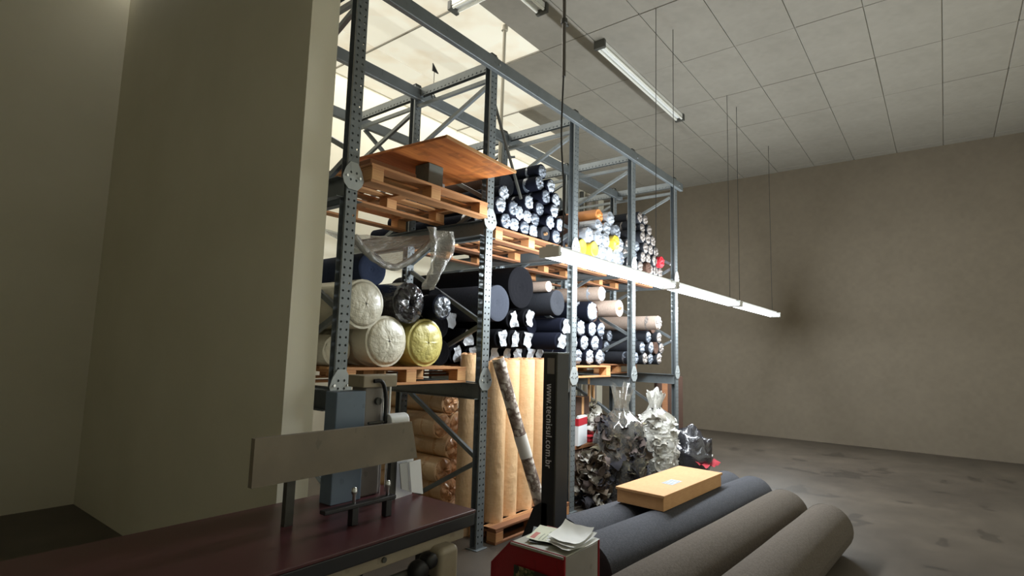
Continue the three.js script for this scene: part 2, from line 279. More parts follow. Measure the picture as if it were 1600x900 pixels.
// ---------------------------------------------------------------- pallets
function makePallet(w, d, label, mats, nb = 3) {
  const t = thing('wooden_pallet', label, 'pallet');
  const H = 0.13, zs = [-0.05, -d / 2, -d + 0.05];
  for (const z of zs) {
    mesh('bottom_board', box(w, 0.018, 0.1, 0, 0, z, 0.003), mats[0], t);
    for (let i = 0; i < nb; i++) mesh('block', box(0.1, 0.075, 0.1, -w / 2 + 0.055 + i * (w - 0.11) / (nb - 1), 0.018, z, 0.004), i % 2 ? mats[1] : mats[2], t);
  }
  for (let i = 0; i < nb; i++) mesh('stringer_board', box(0.1, 0.018, d, -w / 2 + 0.055 + i * (w - 0.11) / (nb - 1), 0.093, -d / 2, 0.003), mats[0], t);
  const n = 7; for (let i = 0; i < n; i++) mesh('deck_board', box(w, 0.018, i === 0 || i === n - 1 ? 0.13 : 0.1, 0, 0.111, -0.065 - i * (d - 0.13) / (n - 1), 0.003), mats[i % 2], t);
  return t;
}
const pal = makePallet(1.2, 1.12, 'weathered wooden pallet on the upper rails under the plywood sheet', [M.wood, M.woodPale, M.woodPale]);
pal.position.set(0.70, 2.695, 0.06);
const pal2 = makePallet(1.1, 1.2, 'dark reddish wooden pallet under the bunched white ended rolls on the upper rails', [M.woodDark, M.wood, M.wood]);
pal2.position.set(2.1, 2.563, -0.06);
dup(pal, 'pale wooden pallet on the lower rails under the cream and yellow wrapped rolls', [0.7, 1.322, -0.12]);
const pal3 = makePallet(0.85, 1.1, 'small orange pallet on the lower rails right of the lettered column', [M.wood, M.woodPale, M.woodPale], 2);
pal3.position.set(3.33, 1.322, -0.08);
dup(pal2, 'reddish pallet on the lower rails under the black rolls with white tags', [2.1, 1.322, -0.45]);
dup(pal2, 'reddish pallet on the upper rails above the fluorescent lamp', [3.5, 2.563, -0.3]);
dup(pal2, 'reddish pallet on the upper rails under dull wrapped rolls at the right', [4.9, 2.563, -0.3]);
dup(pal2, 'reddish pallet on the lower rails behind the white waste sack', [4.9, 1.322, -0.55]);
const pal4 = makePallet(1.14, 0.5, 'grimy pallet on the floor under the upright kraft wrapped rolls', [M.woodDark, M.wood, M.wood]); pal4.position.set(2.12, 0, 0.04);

// plywood sheet lying over the pallet, its front and right edges overhanging
{
  const t = thing('plywood_sheet', 'brown plywood sheet lying across the pallet and sticking out past the rack post', 'plywood', [0.9, 3.064, -0.21], 0.077);
  mesh('ply', box(0.89, 0.02, 1.05, 0, 0, 0, 0.003), M.ply, t);
  mesh('edge_strip', box(0.89, 0.021, 0.012, 0, -0.0005, 0.527), M.woodPale, t);
  tag(mesh('packing_block', box(0.16, 0.235, 0.16, 0.86, 2.826, -0.2, 0.006), std(0x5f665f, 0.7, { map: tWear })), 'grey green block between the pallet and the plywood sheet', 'block');
  tag(mesh('packing_block', box(0.14, 0.235, 0.14, 1.2, 2.826, -0.5, 0.006), M.greyPaint), 'pale grey block holding up the right end of the plywood sheet', 'block');
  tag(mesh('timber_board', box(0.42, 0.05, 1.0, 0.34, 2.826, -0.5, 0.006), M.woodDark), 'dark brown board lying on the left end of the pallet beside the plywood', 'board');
}

// ---------------------------------------------------------------- rolls of carpet and fabric
function rollBody(r, len, lump = 0.02, s = 0, hole = false) {   // axis along -z, front end at z = 0, lying on y = 0
  const nu = 26, nv = 7, R = (u, v) => r * (1 + lump * N3(Math.cos(u * 6.283) * 1.3 + s * 3.1, Math.sin(u * 6.283) * 1.3, v * 4 + s));
  const side = grid(nu, nv, (u, v) => { const k = R(u % 1, v), a = -u * 6.2832; return [k * Math.cos(a), r + k * Math.sin(a), -v * len]; });
  const face = grid(nu, 7, (u, v) => { const k = R(u % 1, 0) * (1 - v * (hole ? 0.81 : 0.98)), a = -u * 6.2832; return [k * Math.cos(a), r + k * Math.sin(a), (v === 0 ? 0 : 0.004 + (Math.round(v * 7) % 2) * 0.006) - 0.02 * v]; });
  flip(face);
  return merge([side, face, (() => { const g = new THREE.CircleGeometry(r, nu); g.rotateY(Math.PI); g.translate(0, r, -len); return g; })()]);
}
function flip(g) { const i = g.index.array; for (let k = 0; k < i.length; k += 3) { const q = i[k]; i[k] = i[k + 1]; i[k + 1] = q; } g.computeVertexNormals(); return g; }
function coreGeo(r, out = 0.02) { const p = [[r * 0.13, -0.9], [r * 0.13, out], [r * 0.2, out], [r * 0.2, -0.9]].map((q) => new THREE.Vector2(...q)); const g = new THREE.LatheGeometry(p, 16); g.rotateX(Math.PI / 2); g.translate(0, r, 0); return g; }
function wrapGeo(r, s, bulge = 0.25, twist = true, pleat = twist ? 1 : 0.16) {   // plastic gathered over the end of a roll
  const nu = 30, nv = 9;
  const made = grid(nu, nv, (u, v) => {
    const a = u * 6.2832, w = N3(Math.cos(a) * 2.2 + s * 2.7, Math.sin(a) * 2.2, v * 2 + s), pl = Math.sin(u * 6.2832 * 9 + s * 4 + 5 * w) * 0.035 * v * (1 - v) * 4;
    const k = r * 1.015 * (1 - v * 0.96) * (1 + 0.10 * pleat * w * (v > 0 ? 1 : 0.2));
    const z = v === 0 ? -0.16 : bulge * r * Math.sin(Math.min(1, v * 1.25) * 1.5708) + r * pleat * (pl * 1.6 + 0.16 * w) - (twist && v > 0.8 ? (v - 0.8) * r * 1.3 : 0);
    return [(v === 0 ? r * 1.015 : k) * Math.cos(a), r + (v === 0 ? r * 1.015 : k) * Math.sin(a), z];
  });
  const p = made.attributes.position, q = made.attributes.uv;
  for (let i = 0; i < p.count; i++) q.setXY(i, (p.getX(i) + s * 0.37) * 2, (p.getY(i) + p.getZ(i) + s * 0.21) * 2);
  return made;
}
function tagGeo(r, s) {   // loose rag of white film stuck to the end of a roll
  return grid(8, 10, (u, v) => {
    const x = (u - 0.5) * 1.4 * r * (1 - 0.35 * Math.abs(v - 0.45 + 0.3 * Math.sin(s * 3))), y = (v - 0.5) * 1.6 * r * (1 + 0.2 * (u - 0.5) * Math.sin(s * 5));
    const z = 0.03 + 0.026 * N3(u * 2.4 + s, v * 2.4, s) + 0.006 * Math.sin(v * 11 + u * 6 + s) ; const t = s * 1.7 % 0.9 - 0.45;
    return [x * Math.cos(t) - y * Math.sin(t), r + x * Math.sin(t) + y * Math.cos(t), z];
  });
}
const protoCache = {};
function roll(name, label, group, r, len, body, end, endMat, [x, y, z], variant = 0) {   // y is the axis height
  const key = [name, r, len, body, end, endMat, variant].join('|'); const pos = [x, y - r, z];
  if (protoCache[key]) return dup(protoCache[key], label, pos, undefined, group);
  const t = thing(name, label, 'roll', pos, 0, group);
  mesh('roll_body', rollBody(r, len, 0.025, variant + r * 9, end === 'core'), M[body], t);
  if (end === 'wrap') mesh('end_wrap', wrapGeo(r, variant + 0.3), M[endMat], t);
  else if (end === 'dome') mesh('end_wrap', wrapGeo(r, variant + 0.3, 0.2, false), M[endMat], t);
  else if (end === 'tag') { const g = tagGeo(r, variant + 0.4); const m = mesh('end_tag', g, M[endMat].clone(), t); m.material.side = THREE.DoubleSide; }
  else if (end === 'core') { mesh('core_tube', coreGeo(r), M.core, t); }
  if (end === 'wrap' && variant === 1) { mesh('core_tube', coreGeo(r * 1, 0.14 * r), M.core, t); }
  protoCache[key] = t; return t;
}
const ORD = ['leftmost', 'second', 'third', 'fourth', 'fifth', 'sixth', 'seventh', 'eighth'];
const ROWS = ['bottom row', 'second row', 'third row', 'fourth row', 'fifth row', 'top row'];
// a heap: rows of [x, z, variant, look?] from the bottom; the rest in one style
function heap(where, group, name, r, y0, len, style, rows) {
  rows.forEach((row, k) => row.forEach(([x, z, v, alt], i) => {
    const s = alt ? { ...style, ...alt } : style;
    const place = `${row.length === 1 ? 'alone' : i === row.length - 1 ? 'last' : ORD[i].replace('leftmost', 'first')} in ${ROWS[k]}`;
    roll(name, `${s.look}, ${place}, ${where}`, group, s.r || r, len, s.body, s.end, s.endMat, [x, y0 + k * r * 1.74 + (s.dy || 0), z], v);
  }));
}
// lower shelf, first bay: fat wrapped rolls on the pallet
roll('wrapped_roll', 'fat cream plastic wrapped roll at the left, above the other cream roll', 'fat wrapped rolls', 0.17, 1.3, 'creamWrap', 'dome', 'creamWrap', [0.215, 1.885, -0.1], 2);
roll('wrapped_roll', 'fat cream plastic wrapped roll on the pallet left of the yellow roll', 'fat wrapped rolls', 0.185, 1.3, 'creamWrap', 'dome', 'creamWrap', [0.47, 1.638, -0.15], 3);
roll('wrapped_roll', 'fat yellow plastic wrapped roll on the pallet', 'fat wrapped rolls', 0.185, 1.3, 'yellowWrap', 'dome', 'yellowWrap', [0.855, 1.638, -0.15], 4);
roll('wrapped_roll', 'thin cream wrapped roll at the left pallet end, under the upper cream roll', 'fat wrapped rolls', 0.11, 1.3, 'creamWrap', 'dome', 'creamWrap', [0.165, 1.563, -0.3], 5);
roll('wrapped_roll', 'glossy black plastic wrapped roll lying over the cream and yellow rolls', 'fat wrapped rolls', 0.155, 1.3, 'blackWrap', 'wrap', 'blackWrap', [0.64, 1.93, -0.12], 0);
roll('wrapped_roll', 'dark roll with a clear bluish plastic end on top of the yellow roll', 'fat wrapped rolls', 0.1, 1.3, 'navy', 'wrap', 'greyWrap', [0.925, 1.92, -0.06], 2);
roll('carpet_roll', 'black roll with a bare round core behind the bluish plastic end', 'fat wrapped rolls', 0.095, 1.3, 'black', 'core', '', [1.09, 2.0, -0.3], 0);
roll('carpet_roll', 'blue roll lying behind the sagging plastic film, under the plywood pallet', 'fat wrapped rolls', 0.13, 1.2, 'blueRoll', 'plain', '', [0.52, 2.19, -0.42], 2);
roll('carpet_roll', 'plain black roll low beside the yellow roll', 'fat wrapped rolls', 0.11, 1.3, 'black', 'plain', '', [1.165, 1.565, -0.3], 0);
roll('carpet_roll', 'plain black roll resting on another beside the yellow roll', 'fat wrapped rolls', 0.11, 1.3, 'black', 'plain', '', [1.17, 1.785, -0.33], 1);
// lower shelf, second bay: black rolls with white tags
const black = { look: 'black roll with white tagged end', body: 'black', end: 'tag', endMat: 'tagPlastic' }, navy = { body: 'navy', look: 'navy roll with white tagged end' };
heap('lower shelf heap', 'black rolls with white tags', 'carpet_roll', 0.088, 1.55, 1.5, black, [
  [[1.56, -0.5, 0], [1.74, -0.47, 1], [1.92, -0.36, 2], [2.10, -0.35, 3], [2.28, -0.37, 4], [2.46, -0.34, 5], [2.64, -0.35, 6]],
  [[1.65, -0.45, 2], [1.83, -0.2, 1], [2.01, -0.18, 3], [2.19, -0.18, 5], [2.37, -0.6, 0, { end: 'plain', body: 'navy', look: 'navy roll without a tag' }], [2.55, -0.02, 4, navy]],
  [[1.5, -0.55, 4], [1.97, -0.18, 0, { dy: 0.03 }], [2.20, -0.16, 6, { dy: 0.06 }], [2.46, -0.3, 0, { ...navy, end: 'plain', look: 'navy roll with bare end' }], [2.64, -0.02, 2, navy]],
]);
roll('carpet_roll', 'fat black carpet roll on top of the heap of black rolls', 'black rolls with white tags', 0.2, 1.7, 'black', 'plain', '', [2.05, 2.2, -0.14], 3);
roll('carpet_roll', 'fat grey carpet roll below the fat black one, beside the second rack frame', 'black rolls with white tags', 0.165, 1.6, 'greyRoll', 'plain', '', [1.72, 2.02, -0.15], 2);
roll('carpet_roll', 'wide grey roll on top of the navy rolls, lower shelf', 'black rolls with white tags', 0.13, 1.6, 'charcoal', 'plain', '', [2.55, 2.09, -0.05], 4);
roll('carpet_roll', 'slim beige roll lying behind the fat black roll, under the upper shelf', 'black rolls with white tags', 0.055, 1.2, 'beigeRoll', 'plain', '', [2.46, 2.25, -0.1], 1);
// upper shelf, second bay: bunched rolls in clear and white plastic
const pale = { look: 'dark roll with gathered white plastic end', body: 'navy', end: 'wrap', endMat: 'whiteWrap' }, gr = { endMat: 'greyWrap', look: 'dark roll with gathered greyish plastic end' }, dark = { body: 'charcoal', end: 'core', look: 'charcoal roll with open core' };
heap('upper shelf bunch', 'bunched white ended rolls', 'wrapped_roll', 0.078, 2.785, 1.5, pale, [
  [[1.60, -0.3, 1], [1.76, -0.12, 1, gr], [1.925, -0.15, 2], [2.09, -0.15, 3, gr], [2.25, -0.16, 4], [2.41, -0.12, 0, dark], [2.57, -0.1, 2, gr]],
  [[1.68, -0.12, 3], [1.845, -0.1, 4, gr], [2.01, -0.16, 0], [2.17, -0.18, 2], [2.33, -0.2, 3, gr], [2.49, -0.12, 0], [2.645, -0.1, 4]],
  [[1.76, -0.15, 0], [1.925, -0.4, 0, dark], [2.14, -0.14, 4], [2.41, -0.2, 2, gr], [2.56, -0.12, 3]],
  [[2.46, -0.16, 4, gr], [2.62, -0.14, 0]],
  [[2.40, -0.2, 1, gr], [2.55, -0.16, 3]],
  [[2.44, -0.2, 2, gr]],
]);
roll('carpet_roll', 'dark charcoal roll lying on top behind the bunched white ended rolls', 'bunched white ended rolls', 0.12, 1.3, 'charcoal', 'plain', '', [2.17, 3.29, -0.45], 2);
roll('carpet_roll', 'brown roll lying behind the plywood on the bunched rolls', 'bunched white ended rolls', 0.11, 1.3, 'brownRoll', 'plain', '', [1.92, 3.22, -0.5], 2);
// upper shelf, third bay: brightly lit mixed rolls
const bright = { look: 'roll with bright white plastic end', body: 'whiteWrap', end: 'wrap', endMat: 'whiteWrap' };
heap('above the lamp', 'brightly lit rolls above the lamp', 'wrapped_roll', 0.088, 2.785, 1.4, bright, [
  [[3.02, -0.25, 1, dark], [3.2, -0.15, 2, { body: 'yellow', end: 'plain', look: 'yellow roll with bare end' }], [3.38, -0.1, 0, { body: 'yellow', end: 'plain', look: 'yellow carpet roll' }], [3.56, -0.1, 3], [3.74, -0.1, 4], [3.92, -0.1, 2], [4.08, -0.12, 1, gr]],
  [[3.11, -0.2, 3, { body: 'brownRoll', end: 'core', look: 'brown roll with open core' }], [3.29, -0.12, 4], [3.47, -0.1, 2], [3.65, -0.1, 0], [3.83, -0.06, 0, { body: 'yellow', endMat: 'yellow', look: 'roll with bright yellow end' }], [4.01, -0.1, 3]],
  [[3.2, -0.25, 1, { body: 'brownRoll', end: 'core', look: 'brown roll with pale open core' }], [3.38, -0.5, 0, dark], [3.56, -0.15, 2], [3.74, -0.14, 3], [3.93, -0.1, 4, gr]],
  [[3.47, -0.6, 0, { body: 'black', end: 'plain', look: 'black roll set back' }], [3.66, -0.2, 2, { body: 'orange', endMat: 'orange', look: 'roll with orange end' }], [3.84, -0.14, 2]],
]);
// upper shelf, fourth bay: dull wrapped rolls
const dull = { look: 'roll with dull grey plastic end', body: 'charcoal', end: 'wrap', endMat: 'dullWrap' };
heap('upper shelf at right', 'dull wrapped rolls at the upper right', 'wrapped_roll', 0.082, 2.785, 1.4, dull, [
  [[4.46, -0.2, 2], [4.63, -0.2, 0], [4.8, -0.2, 3], [4.97, -0.15, 4, { body: 'brownRoll', endMat: 'brownRoll', look: 'roll with dark red brown end' }], [5.14, -0.2, 2], [5.31, -0.2, 0], [5.47, -0.2, 3]],
  [[4.54, -0.3, 3], [4.72, -0.25, 2, { endMat: 'greyWrap', look: 'roll with bluish grey plastic end' }], [4.89, -0.2, 4], [5.06, -0.2, 0], [5.23, -0.18, 1], [5.4, -0.14, 3, { body: 'red', endMat: 'red', look: 'roll with a red end' }]],
  [[4.63, -0.3, 0], [4.8, -0.25, 2, { endMat: 'greyWrap', look: 'roll with bluish grey plastic end' }], [4.97, -0.2, 3], [5.14, -0.2, 4], [5.32, -0.2, 2]],
  [[4.72, -0.3, 2, { endMat: 'greyWrap', look: 'roll with bluish grey plastic end' }], [4.88, -0.2, 0], [5.05, -0.2, 3], [5.22, -0.2, 4]],
  [[4.8, -0.3, 4], [4.97, -0.25, 2], [5.14, -0.22, 3]],
  [[4.9, -0.25, 0], [5.07, -0.25, 2]],
]);
// lower shelf, third bay: white ended rolls on the small pallet, beige rolls on top
const white = { look: 'dark roll with crumpled white plastic end', body: 'navy', end: 'wrap', endMat: 'whiteWrap' };
heap('small pallet', 'white ended rolls on the small pallet', 'wrapped_roll', 0.092, 1.548, 1.3, white, [
  [[3.01, -0.2, 2, gr], [3.2, -0.2, 3, gr], [3.39, -0.16, 4], [3.58, -0.14, 0]],
  [[3.1, -0.2, 0], [3.3, -0.18, 2], [3.49, -0.15, 3], [3.68, -0.2, 0, { end: 'plain', body: 'navy', look: 'navy roll with bare end' }]],
  [[3.19, -0.16, 4], [3.42, -0.15, 2], [3.61, -0.14, 3, { endMat: 'greyWrap', look: 'dark roll with bluish plastic end' }]],
]);
roll('wrapped_roll', 'stout navy roll with white plastic end, on top of the white ended rolls', 'white ended rolls on the small pallet', 0.115, 1.3, 'navy', 'wrap', 'whiteWrap', [3.33, 2.06, -0.1], 4);
roll('carpet_roll', 'short red brown roll between the navy roll and the beige rolls', 'white ended rolls on the small pallet', 0.12, 1.0, 'brownRoll', 'plain', '', [3.575, 2.075, -0.22], 1);
roll('fabric_roll', 'beige roll with open core, longest of the pair below the lamp', 'beige rolls', 0.1, 1.5, 'beigeRoll', 'core', '', [3.81, 2.13, 0.0], 2);
roll('carpet_roll', 'navy roll under the longer beige roll with the open core', 'white ended rolls on the small pallet', 0.1, 1.2, 'navy', 'plain', '', [3.81, 1.925, -0.3], 1);
roll('carpet_roll', 'dark roll low beside the fourth rack frame, behind the white ended rolls', 'white ended rolls on the small pallet', 0.09, 1.2, 'charcoal', 'plain', '', [3.86, 1.735, -0.4], 1);
roll('fabric_roll', 'beige roll with crumpled end, uppermost under the lamp', 'beige rolls', 0.085, 1.4, 'beigeRoll', 'wrap', 'whiteWrap', [3.56, 2.285, -0.1], 3);
roll('fabric_roll', 'pale grey beige roll with open clear plastic end, right of the fourth rack frame', 'beige rolls', 0.095, 1.4, 'beigeRoll', 'wrap', 'dullWrap', [4.95, 2.02, 0.0], 1);
// lower shelf, fourth bay
heap('lower shelf at right', 'dull rolls on the lower right shelf', 'wrapped_roll', 0.085, 1.54, 1.2, { ...dull, endMat: 'greyWrap', look: 'roll with grey plastic end' }, [
  [[4.52, -0.75, 2], [4.7, -0.72, 3], [4.88, -0.3, 0], [5.06, -0.25, 4, { endMat: 'dullWrap', look: 'roll with dull beige plastic end' }], [5.24, -0.25, 2], [5.42, -0.2, 3, { endMat: 'dullWrap', look: 'roll with dull beige plastic end' }]],
  [[4.61, -0.75, 0], [4.79, -0.7, 2], [4.97, -0.25, 3], [5.15, -0.2, 0], [5.33, -0.2, 4, { body: 'brownRoll', end: 'plain', look: 'brown roll with bare end' }], [5.5, -0.2, 2, { endMat: 'dullWrap', look: 'roll with dull beige plastic end' }]],
  [[4.7, -0.75, 3], [4.88, -0.7, 1], [5.06, -0.2, 2], [5.24, -0.3, 0, { body: 'brownRoll', end: 'plain', look: 'brown roll with bare end' }], [5.42, -0.2, 3, { endMat: 'dullWrap', look: 'roll with dull beige plastic end' }]],
]);
roll('carpet_roll', 'broad red brown roll at the right edge of the lower shelf', 'dull rolls on the lower right shelf', 0.09, 1.2, 'brownRoll', 'plain', '', [5.34, 1.985, -0.25], 4);
// floor, second bay: lying kraft rolls and the upright ones in front
const kr = { look: 'brown kraft wrapped roll', body: 'kraft', end: 'wrap', endMat: 'kraftEnd' };
heap('kraft pile on floor', 'kraft rolls piled on the floor', 'kraft_roll', 0.112, 0.113, 1.35, kr, [
  [[1.56, -0.62, 2], [1.79, -0.64, 3], [2.02, -0.7, 4], [2.25, -0.75, 2]],
  [[1.68, -0.64, 0], [1.91, -0.66, 2], [2.14, -0.7, 3]],
  [[1.56, -0.6, 4], [1.79, -0.64, 0], [2.02, -0.7, 2]],
  [[1.68, -0.6, 3], [1.91, -0.66, 4], [2.14, -0.7, 0]],
  [[1.56, -0.64, 2], [1.79, -0.66, 3], [2.02, -0.7, 4]],
  [[1.68, -0.66, 4]],
]);
function standingRoll(label, x, z, y, r, h, s) {
  const t = thing('upright_kraft_roll', label, 'roll', [x, y, z], s, 'upright kraft rolls');
  const nu = 32, nv = 24;
  const body = grid(nu, nv, (u, v) => { const a = -u * 6.2832, k = r * (1 + 0.02 * N3(Math.cos(a) * 1.5 + s * 9, Math.sin(a) * 1.5, v * 2.5) + 0.012 * N3(Math.cos(a) * 5, v * 14 + s * 5, Math.sin(a) * 5)); return [k * Math.cos(a), v * h, k * Math.sin(a)]; });
  flip(body);
  mesh('paper_wrap', body, M.kraft, t);
  mesh('top_fold', grid(nu, 6, (u, v) => { const a = u * 6.2832, k = r * (1 - v * 0.95); return [k * Math.cos(a), h + 0.02 * Math.sin(v * 3) + 0.012 * Math.sin(u * 50) * v * (1 - v) * 4 - 0.03 * v, k * Math.sin(a)]; }), M.kraftEnd, t);
  mesh('core_tube', (() => { const g = new THREE.CylinderGeometry(r * 0.28, r * 0.28, 0.05, 14, 1, true); g.translate(0, h - 0.01, 0); return g; })(), M.core, t);
  mesh('bottom_disc', (() => { const g = new THREE.CylinderGeometry(r * 0.97, r * 0.94, 0.02, 28); g.translate(0, 0.01, 0); return g; })(), M.kraftEnd, t);
}
standingRoll('upright tan kraft roll nearest the black lettered column', 2.50, -0.2, 0.13, 0.118, 1.385, 0.3);
standingRoll('upright tan kraft roll second from the black lettered column', 2.22, -0.2, 0.13, 0.1, 1.385, 1.1);
standingRoll('upright tan kraft roll just behind the leaning patterned roll', 1.96, -0.2, 0.13, 0.11, 1.38, 2.2);
standingRoll('upright tan kraft roll right beside the perforated post, set low', 1.72, -0.13, 0.13, 0.085, 1.36, 3.0);
standingRoll('upright tan kraft roll seen left of the perforated post', 1.605, -0.36, 0.0, 0.088, 1.55, 4.1);
// leaning patterned roll
{
  const A = new THREE.Vector3(2.02, 0.005, 0.26), B = new THREE.Vector3(1.47, 1.53, 0.075), t = thing('leaning_fabric_roll', 'thin roll of brown and white marbled fabric leaning on the rack', 'roll', A.toArray());
  t.quaternion.setFromUnitVectors(new THREE.Vector3(0, 1, 0), B.clone().sub(A).normalize()); const L = A.distanceTo(B), r = 0.052;
  const body = grid(20, 24, (u, v) => { const a = -u * 6.2832, k = r * (1 + 0.05 * N3(Math.cos(a) * 1.5, Math.sin(a) * 1.5, v * 6)); return [k * Math.cos(a), v * L, k * Math.sin(a)]; }); flip(body);
  mesh('fabric', body, M.marble, t);
  mesh('paper_band', (() => { const g = new THREE.CylinderGeometry(r * 1.06, r * 1.06, 0.2, 24, 1, true); g.translate(0, L * 0.52, 0); return g; })(), std(0xdcd8d2, 0.6), t);
  mesh('core_tube', (() => { const g = new THREE.LatheGeometry([[0.018, 0], [0.018, L + 0.006], [r * 0.98, L]].map((q) => new THREE.Vector2(...q)), 20); return g; })(), M.core, t);
}

// ---------------------------------------------------------------- film hanging below the upper pallet
{
  const t = thing('plastic_film', 'sheet of clear crumpled plastic film sagging below the plywood pallet', 'plastic film', [0, 0, 0]);
  const path = new THREE.CatmullRomCurve3([[0.06, 2.32], [0.17, 2.23], [0.28, 2.18], [0.4, 2.16], [0.57, 2.24], [0.72, 2.37], [0.9, 2.49]].map(([x, y]) => new THREE.Vector3(x, y, 0)));
  const sag = grid(40, 16, (u, v) => { const p = path.getPoint(u); return [p.x, p.y + v * (2.56 - p.y) * 0.85 + 0.012 * v * N3(u * 9, v * 5, 1), -0.03 - v * 0.75 + 0.03 * v * N3(u * 7, v * 6, 4)]; });
  mesh('sagging_sheet', sag, M.film, t);
  mesh('rolled_hem', (() => { const pts = []; for (let i = 0; i <= 24; i++) { const p = path.getPoint(i / 24); pts.push([p.x, p.y + 0.003 * Math.sin(i * 1.9), -0.03 + 0.004 * Math.sin(i * 2.7)]); } return tube(pts, 0.026, 60, 9); })(), M.filmMilky, t);
  mesh('hanging_flap', grid(14, 22, (u, v) => { const w = 0.26 - 0.1 * v + 0.04 * Math.sin(v * 5), x0 = 0.66 + 0.03 * Math.sin(v * 4); return [x0 + u * w, 2.5 - v * 0.47, 0.02 + 0.04 * Math.sin(u * 9 + v * 2) + 0.03 * N3(u * 4, v * 6, 9)]; }), M.filmMilky, t);
}

// ---------------------------------------------------------------- pendant fluorescent lamps
function makeLamp(label, x, len, wires) {
  const t = thing('fluorescent_lamp', label, 'lamp', [x, 2.34, 0.62], 0);
  mesh('housing', box(len, 0.05, 0.075, len / 2, 0.042, 0, 0.008), M.housing, t);
    for (const z of [-0.07, 0.07]) {
    const tb = mesh('tube', rod([0.05, 0.018, z], [len - 0.05, 0.018, z], 0.022, 14), M.tubeOn, t);
    mesh('tube_cap', merge([rod([0.025, 0.018, z], [0.06, 0.018, z], 0.021, 14), rod([len - 0.06, 0.018, z], [len - 0.025, 0.018, z], 0.021, 14)]), M.chrome, tb);
  }
  mesh('lamp_holder', box(0.03, 0.085, 0.19, 0.012, -0.01, 0, 0.006), M.housing, t);
  mesh('lamp_holder', box(0.03, 0.085, 0.19, len - 0.012, -0.01, 0, 0.006), M.housing, t);
  const down = new THREE.RectAreaLight(TUBE_LIGHT, TUBE_DOWN, len - 0.1, 0.16); down.position.set(len / 2, -0.008, 0); down.rotation.x = -Math.PI / 2; t.add(down);
  for (const s of [-1, 1]) {   // the sides of the two bare tubes
    const a = new THREE.RectAreaLight(TUBE_LIGHT, TUBE_SIDE, len - 0.1, 0.05); a.position.set(len / 2, 0.03, s * 0.105);
    const q = new THREE.Matrix4().lookAt(new THREE.Vector3(0, 0, 0), new THREE.Vector3(0, 0.35, s), new THREE.Vector3(0, 1, 0)); a.quaternion.setFromRotationMatrix(q); t.add(a);
  }
  for (const w of wires) mesh('suspension_wire', rod([w, 0.1, 0], [w, CEIL - 2.34, 0.01], 0.004, 6), M.cable, t);
  return t;
}
const lampA = makeLamp('lit twin tube fluorescent lamp hanging in front of the racks', 1.40, 2.4, [2.04]);
mesh('conduit', rod([0.17, 1.55, 0], [0.14, CEIL - 2.34, 0], 0.016), M.conduit, lampA);
mesh('conduit_clamp', merge([rod([0.162, 2.02, 0], [0.162, 2.06, 0], 0.028), box(0.07, 0.02, 0.02, 0.185, 2.02, 0)]), M.steelDark, lampA);
mesh('power_cable', tube([[0.18, 0.1, 0], [0.19, 0.5, 0.01], [0.15, 1.0, 0], [0.165, 1.56, 0]], 0.008, 30, 6), M.cable, lampA);
makeLamp('second lit fluorescent lamp, in line with the first and right of it', 3.84, 2.4, [0.1, 2.2]);
makeLamp('added unseen fluorescent lamp brightening the end wall, furthest along the row over the aisle', 6.32, 2.4, [0.2, 2.2]);  // invented lamp out of view, brightens the end wall and far ceiling
// unlit ceiling battens
function batten(label, x, z, len, turn) {
  const t = thing('ceiling_batten', label, 'lamp', [x, CEIL - 0.002, z], turn);
  mesh('housing', box(len, 0.06, 0.11, len / 2, -0.06, 0, 0.01), M.housing, t);
  for (const s of [-0.045, 0.045]) mesh('tube', rod([0.06, -0.085, s], [len - 0.06, -0.085, s], 0.017, 12), M.tubeOff, t);
  mesh('end_cap', box(0.05, 0.11, 0.15, 0.02, -0.11, 0, 0.008), M.steelDark, t); mesh('end_cap', box(0.05, 0.11, 0.15, len - 0.02, -0.11, 0, 0.008), M.steelDark, t);
}
batten('unlit twin tube lamp on the grey ceiling at the upper right', 3.62, -0.2, 2.7, 0);
batten('end of a dark batten lamp on the ceiling near the top edge', 0.2, -0.38, 2.45, 0);
batten('grey batten crossing below the bright roof light at the top edge', 2.02, -1.2, 1.3, -Math.PI / 2);

